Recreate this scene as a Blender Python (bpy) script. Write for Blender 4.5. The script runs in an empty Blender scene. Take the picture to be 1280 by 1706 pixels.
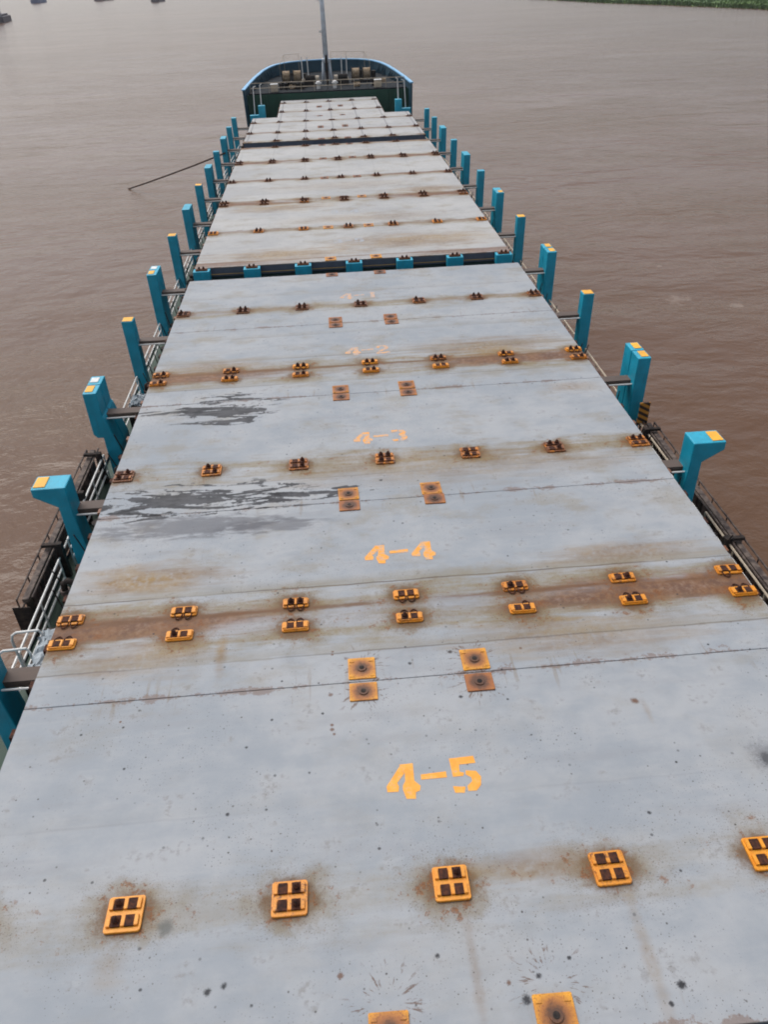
import bpy, bmesh, math, random
from mathutils import Matrix, Vector
random.seed(7)
sc = bpy.context.scene
COL = sc.collection
R = math.radians

# ------------------------------------------------------------------ camera
cam_d = bpy.data.cameras.new("camera")
cam = bpy.data.objects.new("camera", cam_d); COL.objects.link(cam)
cam_d.sensor_fit = 'VERTICAL'; cam_d.sensor_height = 36.0; cam_d.lens = 1280 / 1706 * 36.0
cam_d.clip_start = 0.1; cam_d.clip_end = 60000
_r, _u, _f = (0.99578, -0.0797, -0.0320), (0.0721, 0.5721, 0.8170), (0.0469, 0.8163, -0.5757)
_m = Matrix(((_r[0], _u[0], -_f[0]), (_r[1], _u[1], -_f[1]), (_r[2], _u[2], -_f[2]))).to_quaternion().to_matrix()
cam.matrix_world = Matrix.Translation((-1.182, 0, 11.604)) @ _m.to_4x4()
sc.camera = cam

# ------------------------------------------------------------------ sky and sun (bright overcast)
SUN_EL, SUN_AZ = R(58), R(-35)            # azimuth measured from +Y (towards the bow) to +X
w = bpy.data.worlds.new("World"); sc.world = w; w.use_nodes = True
wn, wl = w.node_tree.nodes, w.node_tree.links
bg = wn["Background"]
sky = wn.new("ShaderNodeTexSky"); sky.sky_type = 'NISHITA'; sky.sun_disc = False
sky.sun_elevation = SUN_EL; sky.sun_rotation = SUN_AZ
sky.air_density = 1.0; sky.dust_density = 4.0; sky.ozone_density = 1.0
hs = wn.new("ShaderNodeHueSaturation"); hs.inputs['Saturation'].default_value = 0.42
wl.new(sky.outputs[0], hs.inputs['Color']); wl.new(hs.outputs[0], bg.inputs[0])
bg.inputs[1].default_value = 0.15
sd = bpy.data.lights.new("sun", 'SUN'); sd.energy = 1.3; sd.angle = R(40); sd.color = (1.0, 0.97, 0.93)
so = bpy.data.objects.new("sun", sd); COL.objects.link(so)
_d = Vector((math.sin(SUN_AZ) * math.cos(SUN_EL), math.cos(SUN_AZ) * math.cos(SUN_EL), math.sin(SUN_EL)))
so.rotation_euler = _d.to_track_quat('Z', 'Y').to_euler()
sc.view_settings.view_transform = 'Standard'; sc.view_settings.look = 'None'
sc.view_settings.exposure = 0.12; sc.view_settings.gamma = 1.0
sc.cycles.filter_width = 1.9
sc.cycles.max_bounces = 6; sc.cycles.use_denoising = True

# ------------------------------------------------------------------ node helpers
class N:
    """A float socket inside a node tree with arithmetic."""
    def __init__(s, t, sock): s.t, s.s = t, sock
    def _op(s, op, *a, clamp=False):
        n = s.t.nodes.new("ShaderNodeMath"); n.operation = op; n.use_clamp = clamp
        for i, v in enumerate((s,) + a):
            if isinstance(v, N): s.t.links.new(v.s, n.inputs[i])
            else: n.inputs[i].default_value = float(v)
        return N(s.t, n.outputs[0])
    def __add__(s, o): return s._op('ADD', o)
    def __sub__(s, o): return s._op('SUBTRACT', o)
    def __mul__(s, o): return s._op('MULTIPLY', o)
    __radd__ = __add__; __rmul__ = __mul__
    def max(s, o): return s._op('MAXIMUM', o)
    def min(s, o): return s._op('MINIMUM', o)
    def abs(s): return s._op('ABSOLUTE')
    def pow(s, o): return s._op('POWER', o)
    def step(s, lo, hi):
        n = s.t.nodes.new("ShaderNodeMapRange"); n.interpolation_type = 'SMOOTHSTEP'
        s.t.links.new(s.s, n.inputs[0])
        a, b, c, d = (lo, hi, 0., 1.) if lo < hi else (hi, lo, 1., 0.)
        for i, v in zip((1, 2, 3, 4), (a, b, c, d)): n.inputs[i].default_value = v
        return N(s.t, n.outputs[0])

def mat(name, rough=0.6, metal=0.0, color=(.5, .5, .5)):
    m = bpy.data.materials.new(name); m.use_nodes = True
    b = m.node_tree.nodes["Principled BSDF"]
    b.inputs['Roughness'].default_value = rough; b.inputs['Metallic'].default_value = metal
    b.inputs['Base Color'].default_value = (*color, 1)
    return m, m.node_tree, b
def pos(t, obj=False):
    if obj:
        n = t.nodes.new("ShaderNodeTexCoord"); return n.outputs['Object']
    n = t.nodes.new("ShaderNodeNewGeometry"); return n.outputs['Position']
def scale(t, v, s, off=(0, 0, 0)):
    n = t.nodes.new("ShaderNodeMapping"); t.links.new(v, n.inputs[0])
    n.inputs['Scale'].default_value = s; n.inputs['Location'].default_value = off
    return n.outputs[0]
def ell(t, P, xc, yc, rx, ry):
    n = t.nodes.new("ShaderNodeVectorMath"); n.operation = 'LENGTH'
    t.links.new(scale(t, P, (1 / rx, 1 / ry, 0), (-xc / rx, -yc / ry, 0)), n.inputs[0]); return N(t, n.outputs['Value'])
def noise(t, v, sc_=1.0, det=4, rough=.55, dist=0.0):
    n = t.nodes.new("ShaderNodeTexNoise"); t.links.new(v, n.inputs['Vector'])
    n.inputs['Scale'].default_value = sc_; n.inputs['Detail'].default_value = det
    n.inputs['Roughness'].default_value = rough; n.inputs['Distortion'].default_value = dist
    return N(t, n.outputs[0])
def voro(t, v, sc_):
    n = t.nodes.new("ShaderNodeTexVoronoi"); n.voronoi_dimensions = '2D'; t.links.new(v, n.inputs['Vector']); n.inputs['Scale'].default_value = sc_
    s = t.nodes.new("ShaderNodeSeparateColor"); t.links.new(n.outputs['Color'], s.inputs[0])
    return N(t, n.outputs['Distance']), N(t, s.outputs[0]), N(t, s.outputs[1])
def mix(t, fac, a, b):
    n = t.nodes.new("ShaderNodeMix"); n.data_type = 'RGBA'
    if isinstance(fac, N): t.links.new(fac.s, n.inputs[0])
    else: n.inputs[0].default_value = fac
    for v, i in ((a, 6), (b, 7)):
        if isinstance(v, tuple): n.inputs[i].default_value = (*v, 1)
        else: t.links.new(v, n.inputs[i])
    return n.outputs[2]
def bump(t, b, h, strength=.3, dist=.02):
    n = t.nodes.new("ShaderNodeBump"); n.inputs['Strength'].default_value = strength; n.inputs['Distance'].default_value = dist
    t.links.new(h.s, n.inputs['Height']); t.links.new(n.outputs[0], b.inputs['Normal'])

# ------------------------------------------------------------------ layout measured from the place (metres; hatch tops at z = 0)
PITCH = 2.5
ROWS4 = [('quad', 6.34), ('twin', 12.36), ('twin', 13.12), ('quad', 19.10), ('twin', 25.18), ('twin', 25.88), ('quad', 31.9)]
ROWS3 = [('quad', 44.25), ('twin', 50.42), ('twin', 51.15), ('quad', 57.0), ('twin', 63.1), ('twin', 63.85), ('twin', 69.55)]
ROWS2 = [('twin', 72.55), ('quad', 76.65), ('twin', 82.6), ('quad', 89.1), ('twin', 95.7)]
DECK = -3.4
WATER = -6.5

# ------------------------------------------------------------------ materials
def hatch_material(y0, y1):
    """one paint over all covers; each cover only carries the stains that reach it (world coordinates, so they run on across seams)."""
    m, t, b = mat("weathered_hatch_paint", rough=.55)
    def inr(y, r): return y0 - r < y < y1 + r
    P = pos(t)
    sp = t.nodes.new("ShaderNodeSeparateXYZ"); t.links.new(P, sp.inputs[0])
    X, Y, Z = (N(t, sp.outputs[i]) for i in range(3))
    wob = noise(t, P, .9, 4, .6)                                     # broad wobble
    fine = noise(t, P, 7, 5, .65)
    grit = noise(t, P, 38, 3, .6)
    brush = noise(t, scale(t, P, (.35, 2.6, 1)), 1.6, 5, .62)         # streaks running athwart
    brush2 = noise(t, scale(t, P, (.16, 1.5, 1), (9, 4, 0)), 1.3, 5, .6)
    cloudy = noise(t, scale(t, P, (.6, .8, 1), (3, 8, 0)), .35, 4, .6)
    mott = noise(t, scale(t, P, (.8, 1, 1), (1, 6, 0)), 1.7, 5, .65)
    fwd3 = Y.step(37.2, 37.4)
    c1 = mix(t, fwd3, (.272, .298, .328), (.335, .338, .342)); c2 = mix(t, fwd3, (.350, .364, .382), (.415, .412, .405))
    col = mix(t, (cloudy * .6 + mott * .4).step(.38, .62), c1, c2)
    col = mix(t, (brush.step(.50, .74)) * .22, col, (.40, .405, .415))
    col = mix(t, (brush2.step(.52, .72)) * .28, col, (.25, .25, .262))
    col = mix(t, (mott * .5 + fine * .5).step(.55, .70) * .30, col, (.25, .235, .215))
    patch = noise(t, scale(t, P, (.55, .9, 1), (4, 1, 0)), .8, 6, .68)
    col = mix(t, patch.step(.50, .66) * (grit.step(.3, .6) * .5 + .5) * (Y.step(9, 12) * .7 + .3) * .42, col, (.225, .180, .105))
    col = mix(t, mott.step(.56, .66) * (fine.step(.45, .6)) * .35, col, (.16, .15, .145))
    # distance to the nearest fitting of any row
    fx = ((X + 100 * PITCH + PITCH / 2)._op('MODULO', PITCH) - PITCH / 2).abs()
    dyr = None
    for kind, y in ROWS4 + ROWS3 + ROWS2:
        if not inr(y, 2.5): continue
        dy = (Y - y).abs()
        dyr = dy if dyr is None else dyr.min(dy)
    near = Y.step(9, 11) * .6 + .4
    d0 = (fx * fx * .8 + dyr * dyr * 1.3).pow(.5)
    d = d0 + (wob - .5) * 1.3 + (mott - .5) * 1.2 + (fine - .5) * .8
    # olive grime along every row of fittings and halos round each
    rowband = (dyr + (brush - .5) * 1.9 + (wob - .5) * 1.1).step(.75, .0)
    col = mix(t, rowband * near * (brush2.step(.36, .56)) * (fine.step(.25, .6) * .5 + .5) * .8, col, (.225, .178, .095))
    col = mix(t, d.step(.80, .15) * .68 * (fine.step(.25, .6) * .5 + .5), col, (.195, .138, .055))
    col = mix(t, (d0 + (fine - .5) * .55 + (grit - .5) * .35).step(.54, .24) * .85, col, (.122, .066, .028))
    col = mix(t, (grit * .7 + fine * .3).step(.56, .62) * d.step(1.25, .3) * .8, col, (.075, .042, .025))
    # rust washes between the twin rows
    rj = (brush - .5) * .85 + (fine - .5) * .28; rs = ((X + .3).abs() + (brush2 - .5) * 7.0).step(1.6, 4.8) * .86 + .14
    rk = rs * (fine.step(.2, .55) * .35 + .65); lj = (wob - .5) * .16 + (fine - .5) * .10; lk = brush2.step(.34, .48)
    rc = mix(t, (fine * .5 + mott * .5).step(.4, .6), (.205, .100, .048), (.125, .064, .040))
    for yc, hw, s in ((12.72, .62, 1.), (25.55, .62, 1.), (50.8, .75, 1.), (63.45, .6, 1.), (69.6, .35, .8), (38.6, .55, .8), (44.3, .35, .4), (57.2, .4, .7), (76.9, .4, .75), (82.6, .3, .5), (89.1, .35, .7), (31.9, .25, .3)):
        if not inr(yc, 1.3): continue
        dyc = (Y - yc)
        band = (dyc.abs() + rj).step(hw, hw * .3)
        col = mix(t, band * rk * (s * .95), col, rc)
        ln = ((dyc - .22).abs() + lj).step(.11, .02)
        col = mix(t, ln * lk * (s * .8), col, (.135, .068, .034))
    # yellow-brown grime fields and runs
    gj = (brush - .5) * 1.7 + (fine - .5) * .8 + (wob - .5) * .5; gk = fine.step(.18, .66) * .75 + .25
    gc = mix(t, patch.step(.4, .6), (.265, .170, .062), (.185, .110, .050))
    for xc, yc, rx, ry, s in ((-6.0, 14.35, 2.3, .75, 1.), (5.4, 14.0, 2.8, .6, .8), (4.6, 26.7, 3.8, 1.1, .85), (-5.5, 26.4, 2.6, .7, .7), (3.6, 11.5, 3.4, .8, .7), (-5.8, 11.8, 2.0, .7, .7), (1.5, 6.5, 1.7, .35, .6), (3.4, 41, 5.5, 1.7, .9), (-3.5, 39.7, 4.8, 1.2, .9), (5.5, 52.3, 3.2, 1.0, .9), (-4, 49.3, 4, 1.2, .8), (1, 46, 6, 1.2, .5), (2, 18.6, 6.5, 1.2, .55), (-4.05, 11.8, .16, .75, .8), (.15, 5.1, .10, 1.2, .4), (2.65, 5.1, .13, 1.3, .4), (4.2, 9.3, .08, .4, .3), (-5.1, 5.6, .35, .4, .35), (6.6, 22.9, 1.2, .5, .5), (0, 54.5, 7, 1.5, .35)):
        if not inr(yc, ry * 2 + .4): continue
        col = mix(t, (ell(t, P, xc, yc, rx, ry) + gj).step(1.15, .1) * gk * (s * .95), col, gc)
    flk = noise(t, P, 4.2, 6, .76, .2); flk2 = noise(t, scale(t, P, (1, 1, 1), (8, 3, 0)), 13, 5, .72)
    fcol = mix(t, grit.step(.35, .65), (.26, .095, .028), (.105, .045, .020))
    near2 = (d + .0).step(1.15, .2).max(rowband * .7)
    col = mix(t, (flk + near2 * .16).step(.70, .73) * near2 * .75, col, fcol)
    col = mix(t, (flk2 + near2 * .10).step(.675, .705) * (near2 * .8 + .12) * (Y.step(9, 12) * .6 + .4), col, fcol)
    ed = (Y - y0).abs().min((Y - y1).abs())
    col = mix(t, (ed + (flk2 - .5) * .5 + (mott - .5) * .9 + (wob - .5) * .5).step(.03, -.03) * .5, col, (.16, .075, .035))
    drip = noise(t, scale(t, P, (5.5, .55, 1)), 1.1, 4, .6)
    col = mix(t, drip.step(.60, .70) * (ed + (mott - .5) * .5).step(.8, .05) * .4, col, (.20, .145, .085))
    # faint welded laps across the panels
    for yl, s in ((11.48, .6), (13.66, .9), (18.35, .35), (24.55, .6), (26.75, .6), (28.9, .35), (33.6, .3), (7.9, .10)):
        if not inr(yl, .5): continue
        ln = ((Y - yl) + (wob - .5) * .10).abs().step(.035, .006)
        col = mix(t, ln * (brush2.step(.35, .6)) * s, col, (.10, .08, .065))
        col = mix(t, ((Y - yl) + (brush - .5) * .5).step(.0, .03) * ((Y - yl) + (brush - .5) * .3).step(.42, .05) * s * .45, col, (.215, .18, .115))
    # wet black runs beside two of the seams
    wet1 = noise(t, scale(t, P, (.50, 2.6, 1), (2, 1.4, 0)), 1.25, 4, .55, 1.3)
    wet2 = noise(t, scale(t, P, (.8, 2.2, 1), (5, 3, 0)), 2.2, 5, .6, .3)
    wj = wet1 + (fine - .5) * .26 + (grit - .5) * .08; wc = mix(t, wet2.step(.4, .6), (.018, .019, .023), (.050, .050, .056))
    for xc, yc, rx, ry, s in ((-5.2, 17.62, 3.0, .85, 1.), (-2.6, 17.62, 2.2, .30, 1.), (-4.9, 22.95, 1.75, 1.15, 1.), (-7.0, 17.3, 1.2, .25, .9), (-6.6, 23.0, 1.6, .2, .9)):
        if not inr(yc, ry * 1.5): continue
        e = ell(t, P, xc, yc, rx, ry)
        k = (wj + e * -.22).step(.345, .385)
        col = mix(t, k * e.step(1.35, 1.0) * s * .9, col, wc)
    for xc, yc, rx, ry, s in ((-5.2, 16.4, 2.7, .55, .75), (-3.2, 16.2, 1.6, .35, .7)):
        if not inr(yc, ry * 1.5): continue
        e = ell(t, P, xc, yc, rx, ry)
        k = (wet2 * .6 + wet1 * .4 + e * -.28).step(.18, .36)
        col = mix(t, k * e.step(1.4, .7) * s * .85, col, (.085, .085, .098))
    # longitudinal guide marks of the two forward hatches
    fwd = Y.step(71.8, 72.0)
    gl = (fx + (fine - .5) * .10).step(.10, .03)
    col = mix(t, gl * fwd * .5, col, (.13, .13, .15))
    gl3 = (fx + (fine - .5) * .10).step(.07, .02) * Y.step(50, 66) * (fine.step(.4, .6))
    col = mix(t, gl3 * .4, col, (.2, .19, .18))
    for yl in (76.65, 82.6, 89.1, 95.7):
        if not inr(yl, .3): continue
        ln = ((Y - yl).abs() + (fine - .5) * .12).step(.22, .05)
        col = mix(t, ln * .6, col, (.22, .20, .18))
    # specks of dirt
    sj = (fine - .5) * 1.2 + (grit - .5) * .9
    spm = noise(t, scale(t, P, (1, 1, 1), (5, 5, 0)), .45, 3)
    for s_, rad, thr, c, lo in ((1.1, .038, .62, (.03, .03, .034), None), (2.9, .065, .74, (.055, .048, .045), .40), (7.5, .10, .70, (.085, .07, .06), .45), (17, .15, .66, (.13, .112, .095), .47)):
        dd, r1, r2 = voro(t, scale(t, P, (1, 1, 0)), s_)
        k = (dd + sj * (rad * .7)).step(rad, rad * .4) * r1.step(thr, thr + .02) * (r2 * .6 + .4)
        if lo: k = k * spm.step(lo, lo + .1)
        col = mix(t, k * .95, col, c)
    for x, y, r, s, c in SPOTS:
        if not inr(y, r * 2): continue
        col = mix(t, (ell(t, P, x, y, r, r) + sj).step(1.0, .3) * s, col, c)
    # radial splashes round the lifting pads
    for x, y in ((-1.12, 10.42), (1.18, 10.40), (-1.12, 4.75), (1.18, 4.80), (-1.12, 11.05), (1.18, 11.05)):
        if not inr(y, .7): continue
        dx, dy = X - x, Y - y
        ang = dy._op('ARCTAN2', dx)
        rr = (dx * dx + dy * dy).pow(.5)
        cv = t.nodes.new("ShaderNodeCombineXYZ"); t.links.new((ang * 2.6).s, cv.inputs[0]); t.links.new((rr * 1.3).s, cv.inputs[1]); cv.inputs[2].default_value = x * 3 + y
        sg = noise(t, cv.outputs[0], 3.0, 4, .62, .2)
        col = mix(t, (sg + rr * -.16).step(.50, .56) * rr.step(.78, .34) * rr.step(.2, .3) * fine.step(.36, .50) * .75, col, (.105, .048, .022))
    t.links.new(col, b.inputs['Base Color'])
    rgh = brush * .2 + .52
    t.links.new(rgh.s, b.inputs['Roughness'])
    b.inputs['Specular IOR Level'].default_value = .22
    bump(t, b, wob * 2.0 + mott * .8 + fine * .2 + grit * .05, .42, .02)
    return m
DK, RU = (.018, .018, .022), (.12, .05, .022)
SPOTS = [(-3.63, 5.13, .075, .9, DK), (-3.4, 5.19, .065, .9, DK), (.78, 4.62, .09, .9, DK), (2.96, 4.61, .085, .95, DK), (1.02, 4.91, .055, .9, DK),
         (-.36, 5.31, .05, .9, DK), (-3.59, 7.91, .05, .9, DK), (-4.36, 6.09, .17, .75, (.10, .105, .10)), (3.47, 7.23, .05, .9, DK),
         (-3.36, 9.27, .045, .9, DK), (-5.82, 10.12, .04, .9, RU), (5.95, 8.1, .45, .55, (.12, .12, .13)), (5.9, 8.05, .2, .6, DK), (4.05, 9.58, .10, .85, RU),
         (-1.77, 9.51, .055, .8, RU), (-1.77, 9.62, .05, .8, RU), (-1.74, 9.40, .045, .8, RU), (-1.72, 11.45, .045, .8, RU), (-1.71, 11.53, .04, .8, RU), (-1.78, 10.36, .06, .7, RU),
         (.72, 11.26, .06, .85, DK), (.75, 10.04, .055, .9, DK), (2.73, 4.39, .05, .9, DK), (-.14, 11.02, .05, .85, DK), (1.51, 5.1, .04, .9, DK), (-1.76, 5.17, .06, .8, RU), (.59, 4.86, .05, .8, RU),
         (-.2, 18.0, .07, .8, DK), (-7.0, 12.0, .06, .6, RU), (.2, 15.9, .05, .7, DK), (2.2, 11.2, .05, .7, RU), (-3.0, 4.9, .035, .8, DK), (-2.2, 8.6, .035, .8, DK), (1.9, 9.0, .03, .8, DK)]

def painted_steel(name, c, rough=.4, rust=.25, grime=(.05, .035, .025), dirt=.4):
    m, t, b = mat(name, rough)
    P = pos(t); O = pos(t, True)
    n1 = noise(t, P, 2.2, 5, .6); n2 = noise(t, P, 14, 4, .65); run = noise(t, scale(t, P, (5, 5, .35)), 1.5, 4, .6)
    col = mix(t, n1.step(.3, .7), tuple(v * .86 for v in c), tuple(min(1, v * 1.1) for v in c))
    col = mix(t, run.step(.55, .75) * dirt * .5, col, tuple(v * .55 + .02 for v in c))
    col = mix(t, (n2 * .6 + n1 * .4).step(.605, .645) * rust, col, grime)
    t.links.new(col, b.inputs['Base Color'])
    t.links.new((n1 * .3 + (rough - .12)).s, b.inputs['Roughness'])
    bump(t, b, n1 + n2 * .2, .12, .02)
    return m
def fitting_paint():
    m, t, b = mat("chipped_orange_fitting_paint", .5)
    P = pos(t)
    n1 = noise(t, P, 9, 4, .65); n2 = noise(t, P, 34, 3, .6)
    a = t.nodes.new("ShaderNodeAttribute"); a.attribute_type = 'OBJECT'; a.attribute_name = 'rust'
    rust = N(t, a.outputs['Fac'])
    k = (n1 * .65 + n2 * .35 + rust * .40 - .13)
    col = mix(t, n1.step(.35, .65), (.70, .250, .010), (.84, .36, .022))
    col = mix(t, k.step(.30, .62) * .8, col, (.42, .115, .022))
    col = mix(t, k.step(.44, .60) * .9, col, (.115, .042, .018))
    t.links.new(col, b.inputs['Base Color']); bump(t, b, n2, .3, .01)
    return m
def rusty(name, a, c, sc_=12, rough=.8):
    m, t, b = mat(name, rough)
    P = pos(t); n1 = noise(t, P, sc_, 5, .65)
    t.links.new(mix(t, n1.step(.35, .68), a, c), b.inputs['Base Color']); b.inputs['Specular IOR Level'].default_value = .2; bump(t, b, n1, .35, .02)
    return m
def pad_paint():
    m, t, b = mat("rusted_lifting_pad_paint", .55)
    O = pos(t, True); P = pos(t)
    n1 = noise(t, P, 11, 4, .65); n2 = noise(t, P, 40, 3, .6)
    sp = t.nodes.new("ShaderNodeSeparateXYZ"); t.links.new(O, sp.inputs[0])
    X, Y = N(t, sp.outputs[0]), N(t, sp.outputs[1])
    a = t.nodes.new("ShaderNodeAttribute"); a.attribute_type = 'OBJECT'; a.attribute_name = 'rust'
    rr = (X * X + Y * Y).pow(.5) + (n1 - .5) * .22 + (n2 - .5) * .10 - N(t, a.outputs['Fac']) * .08
    col = mix(t, n1.step(.3, .7), (.72, .30, .015), (.84, .40, .022))
    a2 = N(t, a.outputs['Fac'])
    col = mix(t, (n1 * .6 + n2 * .4 + a2 * .20).step(.54, .72) * .9, col, (.25, .075, .020))
    col = mix(t, rr.step(.34, .14) * .85, col, (.30, .095, .025))
    col = mix(t, rr.step(.20, .05) * .9, col, (.055, .022, .012))
    col = mix(t, n2.step(.6, .7) * .7, col, (.2, .07, .02))
    t.links.new(col, b.inputs['Base Color']); bump(t, b, n2, .3, .01)
    return m
def marking_paint():
    m, t, b = mat("worn_orange_stencil_paint", .6)
    P = pos(t); n1 = noise(t, P, 6, 5, .7); n2 = noise(t, scale(t, P, (.6, 2, 1)), 9, 4, .65)
    a = t.nodes.new("ShaderNodeAttribute"); a.attribute_type = 'OBJECT'; a.attribute_name = 'wear'
    k = n1 * .55 + n2 * .45 + N(t, a.outputs['Fac']) * .5
    col = mix(t, n1.step(.35, .7), (.80, .315, .026), (.88, .40, .045))
    col = mix(t, k.step(.52, .76), col, (.31, .33, .365))
    t.links.new(col, b.inputs['Base Color'])
    return m
def hazard_paint():
    m, t, b = mat("hazard_striped_paint", .6)
    O = pos(t, True); sp = t.nodes.new("ShaderNodeSeparateXYZ"); t.links.new(O, sp.inputs[0])
    s = ((N(t, sp.outputs[0]) * 14 + N(t, sp.outputs[2]) * 26))._op('SINE').step(-.1, .1)
    n1 = noise(t, pos(t), 12, 4)
    col = mix(t, s, (.03, .02, .015), (.55, .24, .03)); col = mix(t, n1.step(.55, .7) * .6, col, (.15, .06, .03))
    t.links.new(col, b.inputs['Base Color']); return m
def water_material():
    m, t, b = mat("muddy_river_water", .16)
    P = pos(t)
    wind = scale(t, P, (1, 1, 1)); 
    rot = t.nodes.new("ShaderNodeMapping"); t.links.new(P, rot.inputs[0]); rot.inputs['Rotation'].default_value = (0, 0, R(-22)); rot.inputs['Scale'].default_value = (.62, 1.0, 1)
    V = rot.outputs[0]
    swell = noise(t, V, .10, 4, .55, .3); chop = noise(t, V, .42, 5, .62, .4); rip = noise(t, V, 1.9, 4, .6)
    broad = noise(t, scale(t, P, (.5, 1, 1)), .012, 4, .55); mid = noise(t, scale(t, P, (.5, 1, 1), (7, 2, 0)), .045, 4, .55)
    col = mix(t, broad.step(.3, .7), (.112, .058, .032), (.142, .079, .047))
    col = mix(t, mid.step(.4, .7) * .5, col, (.124, .074, .038))
    sp = t.nodes.new("ShaderNodeSeparateXYZ"); t.links.new(P, sp.inputs[0]); X, Y = N(t, sp.outputs[0]), N(t, sp.outputs[1])
    foam_n = noise(t, P, 1.6, 5, .7)
    for x, y, rx, ry in ((21.2, 47.4, 1.6, 1.3), (24.5, 45.5, .8, .6), (-16.4, 20.4, .35, .3), (-15.2, 17.5, .5, .35), (-15.8, 18.6, .3, .25), (22.5, 54, .5, .4)):
        e = (((X - x) * (1 / rx)).pow(2) + ((Y - y) * (1 / ry)).pow(2)).pow(.5)
        col = mix(t, (e + (foam_n - .5) * 2.6).step(.75, .1) * .22, col, (.45, .38, .32))
    t.links.new(col, b.inputs['Base Color'])
    b.inputs['IOR'].default_value = 1.33
    b.inputs['Specular IOR Level'].default_value = .36
    gust = mid.step(.35, .65) * .7 + .5
    bump(t, b, swell * 1.9 + (chop * .60 + rip * .13) * gust, .40, 1.0)
    return m
def grass_material():
    m, t, b = mat("riverside_grass", .9)
    P = pos(t); n1 = noise(t, P, .06, 5, .65); n2 = noise(t, P, .5, 4, .6)
    col = mix(t, n1.step(.35, .65), (.045, .10, .022), (.085, .15, .032)); col = mix(t, n2.step(.5, .7) * .6, col, (.03, .065, .018))
    t.links.new(col, b.inputs['Base Color']); return m

M = dict(
    teal=painted_steel("teal_post_paint", (.012, .35, .51), .42, .32, (.085, .055, .035), 1.0),
    orange=fitting_paint(), cap=painted_steel("yellow_cap_paint", (.86, .42, .03), .5, .35, (.25, .09, .03)), pad=pad_paint(), mark=marking_paint(), hazard=hazard_paint(),
    cone=rusty("dark_rusty_iron", (.028, .014, .012), (.10, .035, .018), 16),
    skirt=painted_steel("dark_grey_cover_edge_paint", (.085, .105, .145), .6, .4, (.07, .04, .025)),
    coaming=painted_steel("dark_teal_coaming_paint", (.02, .06, .065), .6, .5, (.06, .035, .02)),
    deck=painted_steel("dark_green_deck_paint", (.028, .058, .040), .65, .6, (.07, .045, .03)),
    fodeck=painted_steel("forecastle_green_paint", (.010, .062, .040), .65, .4, (.02, .025, .018)),
    hull=painted_steel("navy_hull_paint", (.012, .030, .055), .5, .4, (.03, .02, .02)),
    bulwark=painted_steel("blue_bulwark_paint", (.014, .062, .095), .5, .25, (.03, .025, .02)),
    rim=painted_steel("light_blue_rail_paint", (.20, .46, .72), .45, .1),
    white=painted_steel("white_rail_paint", (.72, .72, .70), .5, .35, (.25, .14, .08)),
    cream=painted_steel("tan_rail_paint", (.50, .42, .32), .55, .5, (.22, .12, .06)),
    strut=painted_steel("brown_strut_paint", (.105, .075, .062), .7, .6, (.05, .03, .02)),
    iron=rusty("blackened_iron", (.018, .016, .016), (.06, .045, .038), 7),
    ladder=rusty("weathered_ladder_metal", (.05, .038, .036), (.16, .125, .105), 5, .7),
    plank=rusty("stained_tread_metal", (.045, .03, .03), (.12, .085, .075), 6, .8),
    rope=rusty("tan_rope", (.22, .15, .085), (.46, .37, .27), 6, .9),
    darkrope=rusty("brown_rope", (.05, .03, .025), (.08, .055, .045), 3, .9),
    mast=painted_steel("grey_blue_mast_paint", (.58, .64, .70), .5, .1),
    dark_deck=rusty("dark_navy_bow_deck", (.006, .010, .016), (.016, .020, .022), 2, .9), winch=rusty("greasy_winch_paint", (.010, .014, .015), (.04, .03, .025), 5),
    barge=painted_steel("far_barge_paint", (.07, .065, .085), .7, .3),
    barge_house=painted_steel("far_barge_cabin_paint", (.22, .22, .25), .7, .2),
    tarp=painted_steel("dirty_pale_tarp", (.33, .37, .40), .6, .5, (.10, .11, .12)), lens=painted_steel("blue_tarp", (.07, .12, .25), .7, .1),
    water=water_material(), grass=grass_material(), pipe=painted_steel("yellow_pipe_paint", (.30, .19, .04), .5, .5, (.12, .06, .02)),
)

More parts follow.
